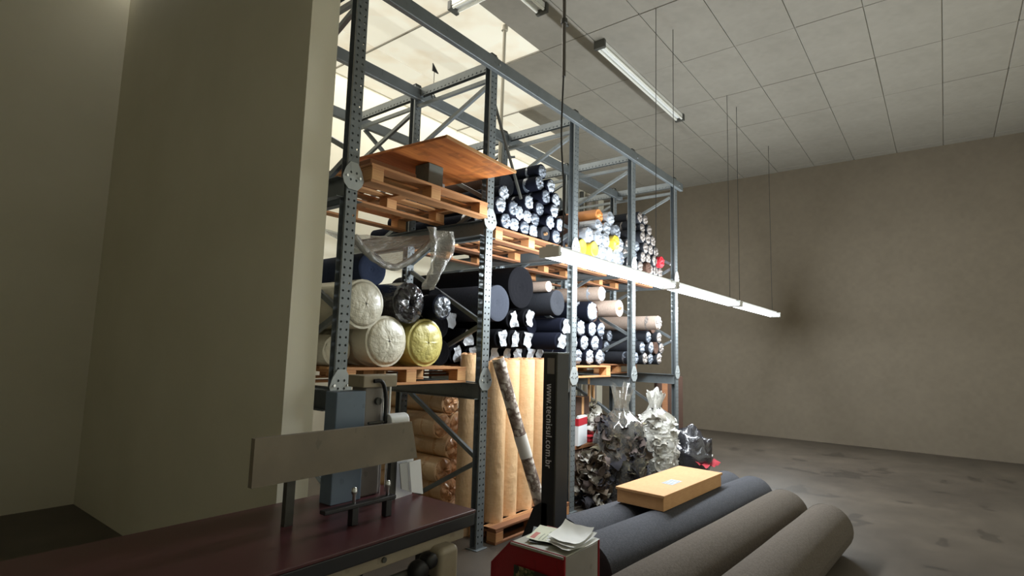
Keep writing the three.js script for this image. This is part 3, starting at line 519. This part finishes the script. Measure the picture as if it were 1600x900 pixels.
// ---------------------------------------------------------------- worktable with machine at the left
{
  const t = thing('worktable', 'beige machine worktable with a dark red brown top and black edge', 'table', [0, 0, 0]);
  mesh('tabletop', box(1.72, 0.015, 0.8, -0.82, 0.785, 0.74, 0.004), M.tableTop, t);
  mesh('black_edge', box(1.715, 0.06, 0.795, -0.82, 0.725, 0.74, 0.006), M.blackPaint, t);
  mesh('apron', box(1.66, 0.06, 0.72, -0.83, 0.665, 0.74, 0.005), M.beigePaint, t);
  const body = mesh('side_panel', box(0.98, 0.62, 0.62, -1.05, 0.04, 0.72, 0.01), M.beigePaint, t);
  mesh('screw', rod([-0.5, 0.695, 1.1], [-0.5, 0.695, 1.108], 0.012, 8), M.steelDark, body);
  mesh('gear_box', box(0.13, 0.62, 0.12, -0.165, 0.06, 1.11, 0.03), M.beigePaint, t);
  for (const [x, y, r] of [[-0.33, 0.61, 0.045], [-0.27, 0.64, 0.035], [-0.28, 0.55, 0.03]]) mesh('control_knob', (() => { const g = new THREE.LatheGeometry([[0, 0.07], [r * 0.7, 0.07], [r, 0.055], [r * 1.05, 0.02], [r * 0.8, 0], [0, 0]].map((q) => new THREE.Vector2(...q)), 18); g.rotateX(Math.PI / 2); g.translate(x, y, 1.1); return g; })(), M.blackPlastic, t);
  mesh('shaft', rod([-0.55, 0.6, 1.1], [-0.1, 0.6, 1.1], 0.018), M.steelDark, t);
  for (const [x, z] of [[-0.11, 0.92], [-0.11, 0.42], [-1.6, 1.06], [-1.6, 0.42]]) mesh('leg', box(0.045, 0.665, 0.045, x, 0, z, 0.004), M.blackPaint, t);
  // machine head
  const h = thing('sewing_machine_head', 'grey beige machine column with chrome rods and black cable standing on the dark worktable', 'machine', [-0.2, 0.8, 0.5]);
  mesh('column', box(0.13, 0.58, 0.12, 0.03, 0, 0, 0.015), M.greyPaint, h);
  mesh('blue_panel', box(0.18, 0.56, 0.1, -0.13, 0, 0.03, 0.006), M.bluePaint, h);
  mesh('top_bracket', box(0.23, 0.065, 0.14, 0.055, 0.575, 0.01, 0.006), M.beigePaint, h);
  mesh('power_cable', tube([[0.0, 0.61, 0.09], [0.04, 0.61, 0.1], [0.07, 0.56, 0.1], [0.08, 0.44, 0.1], [0.07, 0.34, 0.1], [0.04, 0.26, 0.09]], 0.011, 40, 8), M.blackPlastic, h);
  for (const [x, z] of [[0.11, 0.04], [0.13, -0.02], [0.155, 0.04]]) mesh('chrome_rod', rod([x, 0, z], [x, 0.58, z], 0.007), M.chrome, h);
  mesh('knob', rod([0.05, 0.5, 0.06], [0.05, 0.5, 0.08], 0.02), M.steelDark, h);
  const c = thing('machine_cover', 'sloping beige sheet metal cover above the dark worktable', 'cover', [-0.42, 0.8, 0.72]);
  mesh('cover_panel', (() => { const g = plate([[-0.5, 0.2], [0.41, 0.205], [0.36, 0.4], [-0.5, 0.4]], 0.03); return boxUV(g); })(), M.beigePanel, c);
  mesh('support', box(0.04, 0.22, 0.03, -0.3, 0, -0.02), M.steelDark, c); mesh('support', box(0.04, 0.22, 0.03, 0.28, 0, -0.02), M.steelDark, c);
  const cy = thing('thread_cone', 'ribbed white spool lying on the back edge of the beige cover', 'spool', [-0.03, 1.19, 0.60]);
  mesh('thread', (() => { const p = []; for (let i = 0; i <= 20; i++) p.push(new THREE.Vector2(0.04 + 0.002 * (i % 2), i * 0.0065)); p.unshift(new THREE.Vector2(0, 0)); p.push(new THREE.Vector2(0, 0.13)); const g = new THREE.LatheGeometry(p, 20); g.rotateZ(-Math.PI / 2); g.translate(-0.08, 0, 0); return g; })(), M.whitePlastic, cy);
  mesh('rod', rod([-0.2, 0, 0], [0.06, 0, 0], 0.008), M.steelDark, cy);
  const wb = thing('white_box', 'small white open metal box leaning under the beige cover on the worktable', 'box', [-0.02, 0.8, 0.74], 0.15);
  mesh('front', (() => { const g = plate([[-0.02, 0.03], [0.08, 0.0], [0.045, 0.19], [-0.05, 0.19]], 0.006); return boxUV(g); })(), M.whitePlastic, wb);
  mesh('flank', (() => { const g = plate([[-0.09, 0.06], [-0.02, 0.03], [-0.05, 0.19], [-0.115, 0.19]], 0.006); g.translate(0, 0, -0.01); return boxUV(g); })(), std(0xb9bcc0, 0.5), wb);
  mesh('back', box(0.14, 0.19, 0.006, -0.02, 0.0, -0.05), M.whitePlastic, wb);
  for (const [x, z, l] of [[-0.33, 0.9, 'small chrome tension post on a dark bar, right of its twin on the worktable'], [-0.52, 0.9, 'small chrome tension post at the left edge of the worktable']]) {
    const s = thing('tension_post', l, 'machine fitting', [x, 0.8, z]);
    mesh('pin', new THREE.LatheGeometry([[0, 0.165], [0.012, 0.16], [0.014, 0.14], [0.008, 0.13], [0.008, 0.09], [0, 0.09]].map((q) => new THREE.Vector2(...q)), 14), M.chrome, s);
    mesh('arm', box(0.2, 0.018, 0.04, -0.06, 0.075, 0, 0.004), M.blackPaint, s); mesh('stand', box(0.035, 0.08, 0.035, 0, 0, 0, 0.004), M.blackPaint, s);
  }
}

// ---------------------------------------------------------------- black column with the web address
{
  const t = thing('machine_column', 'tall black steel column lettered with a web address beside the kraft rolls', 'column', [1.2, 0, 0.84]);
  const W = 0.15, D = 0.12, H = 1.585;
  mesh('column', box(W, H - 0.01, D, 0, 0.01, 0, 0.006), M.blackPaint, t);
  mesh('base_plate', box(0.36, 0.012, 0.5, 0, 0, -0.06, 0.003), M.blackPaint, t);
  mesh('gusset', (() => { const g = plate([[-0.05, 0.01], [0.2, 0.01], [0.2, 0.2], [0.06, 0.52], [0, 0.56], [-0.05, 0.56]], 0.012); g.rotateY(Math.PI / 2); g.translate(-0.075, 0, -0.06); return g; })(), M.blackPaint, t);
  mesh('gusset', (() => { const g = plate([[-0.05, 0.01], [0.2, 0.01], [0.2, 0.2], [0.06, 0.52], [0, 0.56], [-0.05, 0.56]], 0.012); g.rotateY(Math.PI / 2); g.translate(0.06, 0, -0.06); return g; })(), M.blackPaint, t);
  mesh('top_cap', box(W + 0.006, 0.012, D + 0.006, 0, H - 0.006, 0, 0.003), M.steel, t);
  mesh('corner_strip', box(0.004, H - 0.02, 0.012, -W / 2 - 0.002, 0.01, D / 2 - 0.006), M.steelDark, t);
  const tx = canvasTex(1024, 128, (g, w, h) => { g.fillStyle = '#141419'; g.fillRect(0, 0, w, h); g.fillStyle = '#d9dbe2'; g.font = 'bold 96px sans-serif'; g.textBaseline = 'middle'; g.textAlign = 'center'; g.fillText('www.tecnisul.com.br', w / 2, h / 2 + 2, 1000); });
  const s = mesh('lettering', (() => { const g = new THREE.PlaneGeometry(0.60, 0.085); g.rotateZ(-Math.PI / 2); g.rotateY(-Math.PI / 2); g.translate(-W / 2 - 0.003, 1.085, -0.002); return g; })(), std(0xffffff, 0.5, { map: tx }), t);
  s.userData.label = 'white web address lettering';
  mesh('grey_sticker', box(0.003, 0.11, 0.06, -W / 2 - 0.001, 1.44, 0.005), M.greyPaint, t);
}

// ---------------------------------------------------------------- red machine cabinet with papers
{
  const t = thing('red_cabinet', 'red machine cabinet with chamfered side and grey end, papers on top', 'machine', [0.13, 0, 1.6]);
  // side profile in the zy plane (z from the front end backwards)
  const prof = [[0, 0.05], [0, 0.655], [-0.31, 0.655], [-0.43, 0.53], [-0.43, 0.05]];
  const side = (x, th) => { const g = new THREE.ExtrudeGeometry(new THREE.Shape(prof.map(([z, y]) => new THREE.Vector2(z, y))), { depth: th, bevelEnabled: true, bevelSize: 0.006, bevelThickness: 0.006, bevelSegments: 2 }); g.rotateY(-Math.PI / 2); g.translate(x, 0, 0); return boxUV(g); };
  mesh('red_side', side(0.012, 0.0), M.redPaint, t);
  mesh('red_side', side(0.33, 0.0), M.redPaint, t);
  mesh('front_panel', box(0.30, 0.60, 0.01, 0.165, 0.05, 0.0, 0.003), M.greyPaint, t);
  mesh('body', box(0.29, 0.48, 0.41, 0.165, 0.05, -0.215, 0.004), M.greyPaint, t);
  mesh('chamfer_panel', (() => { const g = boxUV(new THREE.BoxGeometry(0.3, 0.008, 0.17)); g.rotateX(-0.8); g.translate(0.165, 0.59, -0.372); return g; })(), M.greyPaint, t);
  mesh('top_panel', box(0.33, 0.012, 0.31, 0.165, 0.645, -0.155, 0.003), M.greyTop, t);
  mesh('foot_rail', box(0.3, 0.05, 0.4, 0.165, 0, -0.215), M.blackPaint, t);
  const pic = canvasTex(256, 256, (g, w, h) => {
    g.fillStyle = '#3a2a24'; g.fillRect(0, 0, w, h);
    for (let i = 0; i < 60; i++) { g.fillStyle = ['#31401f', '#5d5c3a', '#8a7a55', '#22281c'][i % 4]; g.beginPath(); g.arc(rr(0, 150), rr(0, 170), rr(8, 26), 0, 7); g.fill(); }
    g.fillStyle = '#6a72a8'; g.beginPath(); g.ellipse(180, 190, 95, 80, 0.3, 0, 7); g.fill(); g.fillStyle = '#8d93bf'; g.beginPath(); g.ellipse(170, 165, 50, 30, 0.3, 0, 7); g.fill();
  });
  mesh('picture_sticker', (() => { const g = new THREE.PlaneGeometry(0.2, 0.2); g.rotateY(-Math.PI / 2); g.translate(-0.0035, 0.46, -0.18); return g; })(), std(0xffffff, 0.4, { map: pic }), t);
  const sheetOf = (w, d, n, lift, curl, s) => grid(8, 8, (u, v) => [(u - 0.5) * w, 0.004 + lift + curl * (Math.pow(Math.abs(u - 0.3), 3) + Math.pow(Math.abs(v - 0.4), 3)) + 0.004 * N3(u * 4 + s, v * 4, s), -(v - 0.5) * d]);
  const two = (m) => { const c = m.clone(); c.side = THREE.DoubleSide; return c; };
  const put = (name, label, cat, geo, mat, x, y, z, turn) => { const m = mesh(name, geo, two(mat)); m.position.set(x, y, z); m.rotation.y = turn; tag(m, label, cat); };
  put('dark_folder', 'dark green folder under the papers on the red cabinet', 'folder', sheetOf(0.2, 0.17, 1, 0, 0.03, 1), std(0x2e3326, 0.6), 0.30, 0.658, 1.40, 0.5);
  const printed = canvasTex(256, 256, (g, w, h) => { g.fillStyle = '#dcdcc2'; g.fillRect(0, 0, w, h); g.fillStyle = '#c46a58'; g.fillRect(20, 14, 120, 26); g.fillStyle = '#a6aa92'; for (let i = 0; i < 9; i++) g.fillRect(20, 60 + i * 20, 120 + (i * 53) % 90, 7); });
  put('printed_sheet', 'cream printed sheet with a reddish heading on the red cabinet', 'paper', sheetOf(0.2, 0.25, 1, 0.004, 0.02, 2), std(0xffffff, 0.7, { map: printed }), 0.315, 0.664, 1.44, 0.25);
  for (let i = 0; i < 3; i++) put('paper_sheet', ['bottom crumpled white paper on the red cabinet', 'middle crumpled white paper on the red cabinet', 'topmost bright white paper on the red cabinet'][i], 'paper', sheetOf(0.21 - i * 0.01, 0.16, 1, 0.004, 0.05 + 0.02 * i, 3 + i), M.paper, 0.285 + 0.01 * i, 0.668 + 0.009 * i, 1.555 - 0.01 * i, -0.25 + 0.18 * i);
}

// ---------------------------------------------------------------- big carpet rolls lying on the floor, and the flat carton
function floorRoll(label, x0, z0, len, r, turn, mat, s) {
  const t = thing('floor_carpet_roll', label, 'roll', [x0, 0, z0], 0, 'big carpet rolls on the floor'); t.rotation.y = turn;
  mesh('roll_body', rollBody(r, len, 0.03, s, true), mat, t); mesh('core_tube', coreGeo(r, 0.0), M.core, t);
}
const along = (deg) => -Math.PI / 2 - deg * Math.PI / 180;
floorRoll('big dark grey carpet roll on the floor, behind, next to the black column', 1.42, 0.80, 2.6, 0.2, along(8), M.floorRoll, 1);
floorRoll('big dark grey carpet roll on the floor, in front, beside the red cabinet', 1.10, 1.155, 2.8, 0.205, along(6), M.floorRoll, 2);
floorRoll('brownish carpet roll on the floor in the lower right corner', 0.55, 1.60, 3.0, 0.2, along(4), M.floorRollBrown, 3);
floorRoll('lowest brown carpet roll at the bottom right edge of the picture', 0.35, 2.02, 3.0, 0.19, along(3), M.floorRollBrown, 4);
{
  const t = thing('flat_carton', 'flat brown cardboard carton with a silver label lying on the grey rolls', 'box', [2.62, 0.412, 1.12], -0.05);
  mesh('tray', box(1.18, 0.105, 0.4, 0, 0, 0, 0.004), M.carton, t);
  mesh('lid', box(1.2, 0.022, 0.42, 0, 0.098, 0, 0.004), M.carton, t);
  const lab = canvasTex(128, 64, (g, w, h) => { g.fillStyle = '#c2c8cc'; g.fillRect(0, 0, w, h); g.fillStyle = '#7d8790'; for (let i = 0; i < 6; i++) g.fillRect(8 + (i % 2) * 60, 6 + i * 9, 46, 5); });
  mesh('silver_label', (() => { const g = new THREE.PlaneGeometry(0.2, 0.1); g.rotateX(-Math.PI / 2); g.translate(-0.12, 0.1212, 0.05); return g; })(), std(0xffffff, 0.3, { map: lab, metalness: 0.3 }), t);
}

// ---------------------------------------------------------------- sacks of fabric waste
function scraps(n, cols, shape, s) {   // crumpled offcuts filling a sack: one mesh per colour
  const by = cols.map(() => []);
  for (let i = 0; i < n; i++) {
    const [x, y, z] = shape(), a = 0.06 + 0.08 * rnd(), q = i * 1.37 + s, c0 = 2.2 + 2 * rnd(), g = grid(7, 6, (u, v) => { const b = (u - 0.5) * c0, R = a / c0 * 1.6; return [Math.sin(b) * R + 0.02 * N3(u * 3 + q, v * 3, q), (1 - Math.cos(b)) * R + 0.045 * N3(u * 3, v * 4 + q, q), (v - 0.5) * a * (1.2 + 0.5 * N3(u * 2, q, 1))]; });
    g.applyMatrix4(new THREE.Matrix4().makeRotationFromEuler(new THREE.Euler(rr(0, 6), rr(0, 6), rr(0, 6)))); g.translate(x, y, z); by[i % cols.length].push(g);
  }
  return by.map(merge);
}
function sack(label, pos, r, h, tie, film, cols, nScraps, s) {
  const t = thing('waste_sack', label, 'sack', pos, 0);
  const prof = (v) => (v < tie ? r * (0.80 + 0.36 * Math.sin(Math.min(1, v / tie * 0.9 + 0.1) * 3.0)) * (v > tie * 0.85 ? 1 - (v - tie * 0.85) / (tie * 0.15) * 0.62 : 1) : r * (0.24 + 0.3 * (v - tie) / (1 - tie)));
  mesh('plastic_bag', grid(44, 40, (u, v) => {
    const a = u % 1 * 6.2832, w = N3(Math.cos(a) * 2.4 + s, Math.sin(a) * 2.4, v * 6), f = Math.sin(a * 11 + 3 * w + s) * 0.06 * (v > tie * 0.7 ? 1 : 0.3), k = prof(v) * (1 + (v > tie ? 0.5 : 0.18) * w + f);
    return [k * Math.cos(a) + (v > tie ? (v - tie) * 0.25 : 0), v * h * (1 + (v > tie ? 0.12 * w : 0)), k * Math.sin(a) * 0.85];
  }), film, t);
  const geos = scraps(nScraps, cols, () => { const v = rr(0.05, tie * 0.86), a = rr(0, 6.28), k = prof(v) * 0.93 * Math.pow(rnd(), 0.35); return [k * Math.cos(a), v * h, k * Math.sin(a) * 0.85]; }, s);
  geos.forEach((g, i) => { const m = mesh('fabric_waste', g, cols[i], t); m.userData.kind = 'stuff'; });
  const tieMesh = (() => { const g = new THREE.TorusGeometry(r * 0.2, 0.012, 6, 18); g.rotateX(Math.PI / 2); g.translate(0, tie * h, 0); return g; })();
  mesh('tie', tieMesh, M.cable, t);
}
const two = (c, r = 0.85) => std(c, r, { side: THREE.DoubleSide });
const scrapDark = two(0x26242a), scrapBrown = two(0x4f4234), scrapPlum = two(0x544844), scrapOlive = two(0x77705a), scrapWhite = two(0xdad8d0), scrapGrey = two(0x9a958c), scrapRed = two(0x9c2431);
sack('clear plastic sack of dark and brown fabric scraps left of the white one', [3.78, 0, 0.04], 0.29, 1.22, 0.78, M.sackFilm, [scrapDark, scrapBrown, scrapPlum, scrapOlive, scrapDark], 420, 1);
sack('bright white milky plastic sack of pale fabric scraps behind the flat carton', [4.60, 0, 0.10], 0.27, 1.12, 0.82, M.filmMilky, [scrapWhite, scrapGrey, scrapWhite], 380, 5);
// clutter on the floor below the third bay
{
  const t = thing('cloth_heap', 'heap of pale and dark crumpled offcuts on the floor behind the third rack frame', 'cloth heap', [3.2, 0, 0.0]);
  scraps(150, [scrapDark, scrapPlum, scrapBrown, scrapGrey], () => { const a = rr(0, 6.28), q = Math.sqrt(rnd()), y = rr(0.06, 0.5); return [q * 0.24 * (1 - y) * Math.cos(a), y, q * 0.2 * (1 - y) * Math.sin(a)]; }, 9).forEach((g, i) => { const m = mesh('offcuts', g, [scrapDark, scrapPlum, scrapBrown, scrapGrey][i], t); m.userData.kind = 'stuff'; });
  const c = thing('red_white_carton', 'red and white printed carton standing among the clutter behind the column', 'box', [3.50, 0.54, -0.46], 0.2);
  mesh('carton', box(0.3, 0.34, 0.3, 0, 0, 0, 0.006), M.whitePlastic, c); mesh('red_band', box(0.302, 0.09, 0.302, 0, 0.22, 0, 0.006), M.red, c);
  const c2 = thing('red_tray', 'red plastic tray under pale rags beside the red and white carton', 'tray', [3.9, 0.54, -0.46], -0.1);
  mesh('tray', box(0.34, 0.07, 0.3, 0, 0, 0, 0.02), M.red, c2); mesh('rim', box(0.37, 0.015, 0.33, 0, 0.06, 0, 0.006), M.red, c2);
  const sup = thing('brown_crate', 'dark brown crate under the red tray in the clutter', 'crate', [3.62, 0, -0.55]);
  mesh('crate_body', box(0.92, 0.5, 0.46, 0, 0, 0, 0.01), M.brownRoll, sup); mesh('crate_lid', box(0.95, 0.04, 0.48, 0, 0.5, 0, 0.006), M.woodDark, sup);
  const b = thing('brown_carton', 'brown cardboard carton under the lower shelf behind the third rack frame', 'box', [3.50, 0.882, -0.46], 0.1);
  mesh('carton', box(0.36, 0.2, 0.3, 0, 0, 0, 0.005), M.brownRoll, b); mesh('tape', box(0.06, 0.202, 0.302, 0, 0, 0), M.carton, b);
  const rg = thing('pale_rags', 'bundle of pale rags on the red tray left of the dark sack', 'rags', [3.9, 0.6, -0.46]);
  scraps(50, [scrapWhite, scrapGrey, scrapOlive], () => { const a = rr(0, 6.28), q = Math.sqrt(rnd()), y = rr(0.08, 0.36); return [q * 0.12 * Math.cos(a), y, q * 0.14 * Math.sin(a)]; }, 13).forEach((g, i) => { const m = mesh('rag', g, [scrapWhite, scrapGrey, scrapOlive][i], rg); m.userData.kind = 'stuff'; });
  for (const [x, l] of [[4.20, 'pale slim wooden stick behind the sacks, left of the pair'], [4.30, 'pale slim wooden stick behind the sacks, right of the pair']]) tag(mesh('wooden_stick', bar([x, 0.0, -0.62], [x - 0.04, 1.27, -0.6], 0.028, 0.028), M.carton), l, 'stick');
  const bag = thing('black_bag', 'black plastic bag with red cloth at the right edge behind the carton', 'bag', [5.2, 0, 0.3]);
  mesh('bag', (() => { const g = new THREE.SphereGeometry(0.3, 24, 18), p = g.attributes.position; for (let i = 0; i < p.count; i++) { const x = p.getX(i), y = p.getY(i), z = p.getZ(i), k = 1 + 0.25 * N3(x * 7, y * 7, z * 7); p.setXYZ(i, x * k, Math.max(0, (y + 0.26) * k * 1.1), z * k); } g.computeVertexNormals(); return g; })(), M.blackWrap, bag);
  mesh('red_cloth', grid(10, 6, (u, v) => [-0.25 + u * 0.5, 0.26 + 0.05 * N3(u * 4, v * 4, 3) - 0.05 * v, 0.18 + v * 0.16]), scrapRed, bag);
  mesh('white_cloth', grid(8, 6, (u, v) => [-0.05 + u * 0.3, 0.3 + 0.08 * N3(u * 4, v * 4, 7), 0.1 + v * 0.14]), scrapWhite, bag);
  for (let i = 0; i < 5; i++) tag(mesh('wall_plank', box(0.22, 1.25, 0.03, 5.75 + i * 0.26, 0, -0.35 - i * 0.02, 0.004), i % 2 ? M.woodDark : M.brownRoll), `brown upright plank at the far right, ${ORD[i]} from the left`.replace('leftmost from the left', 'nearest the sacks'), 'plank', 'upright planks at the far right');
}

renderer.render(scene, camera);
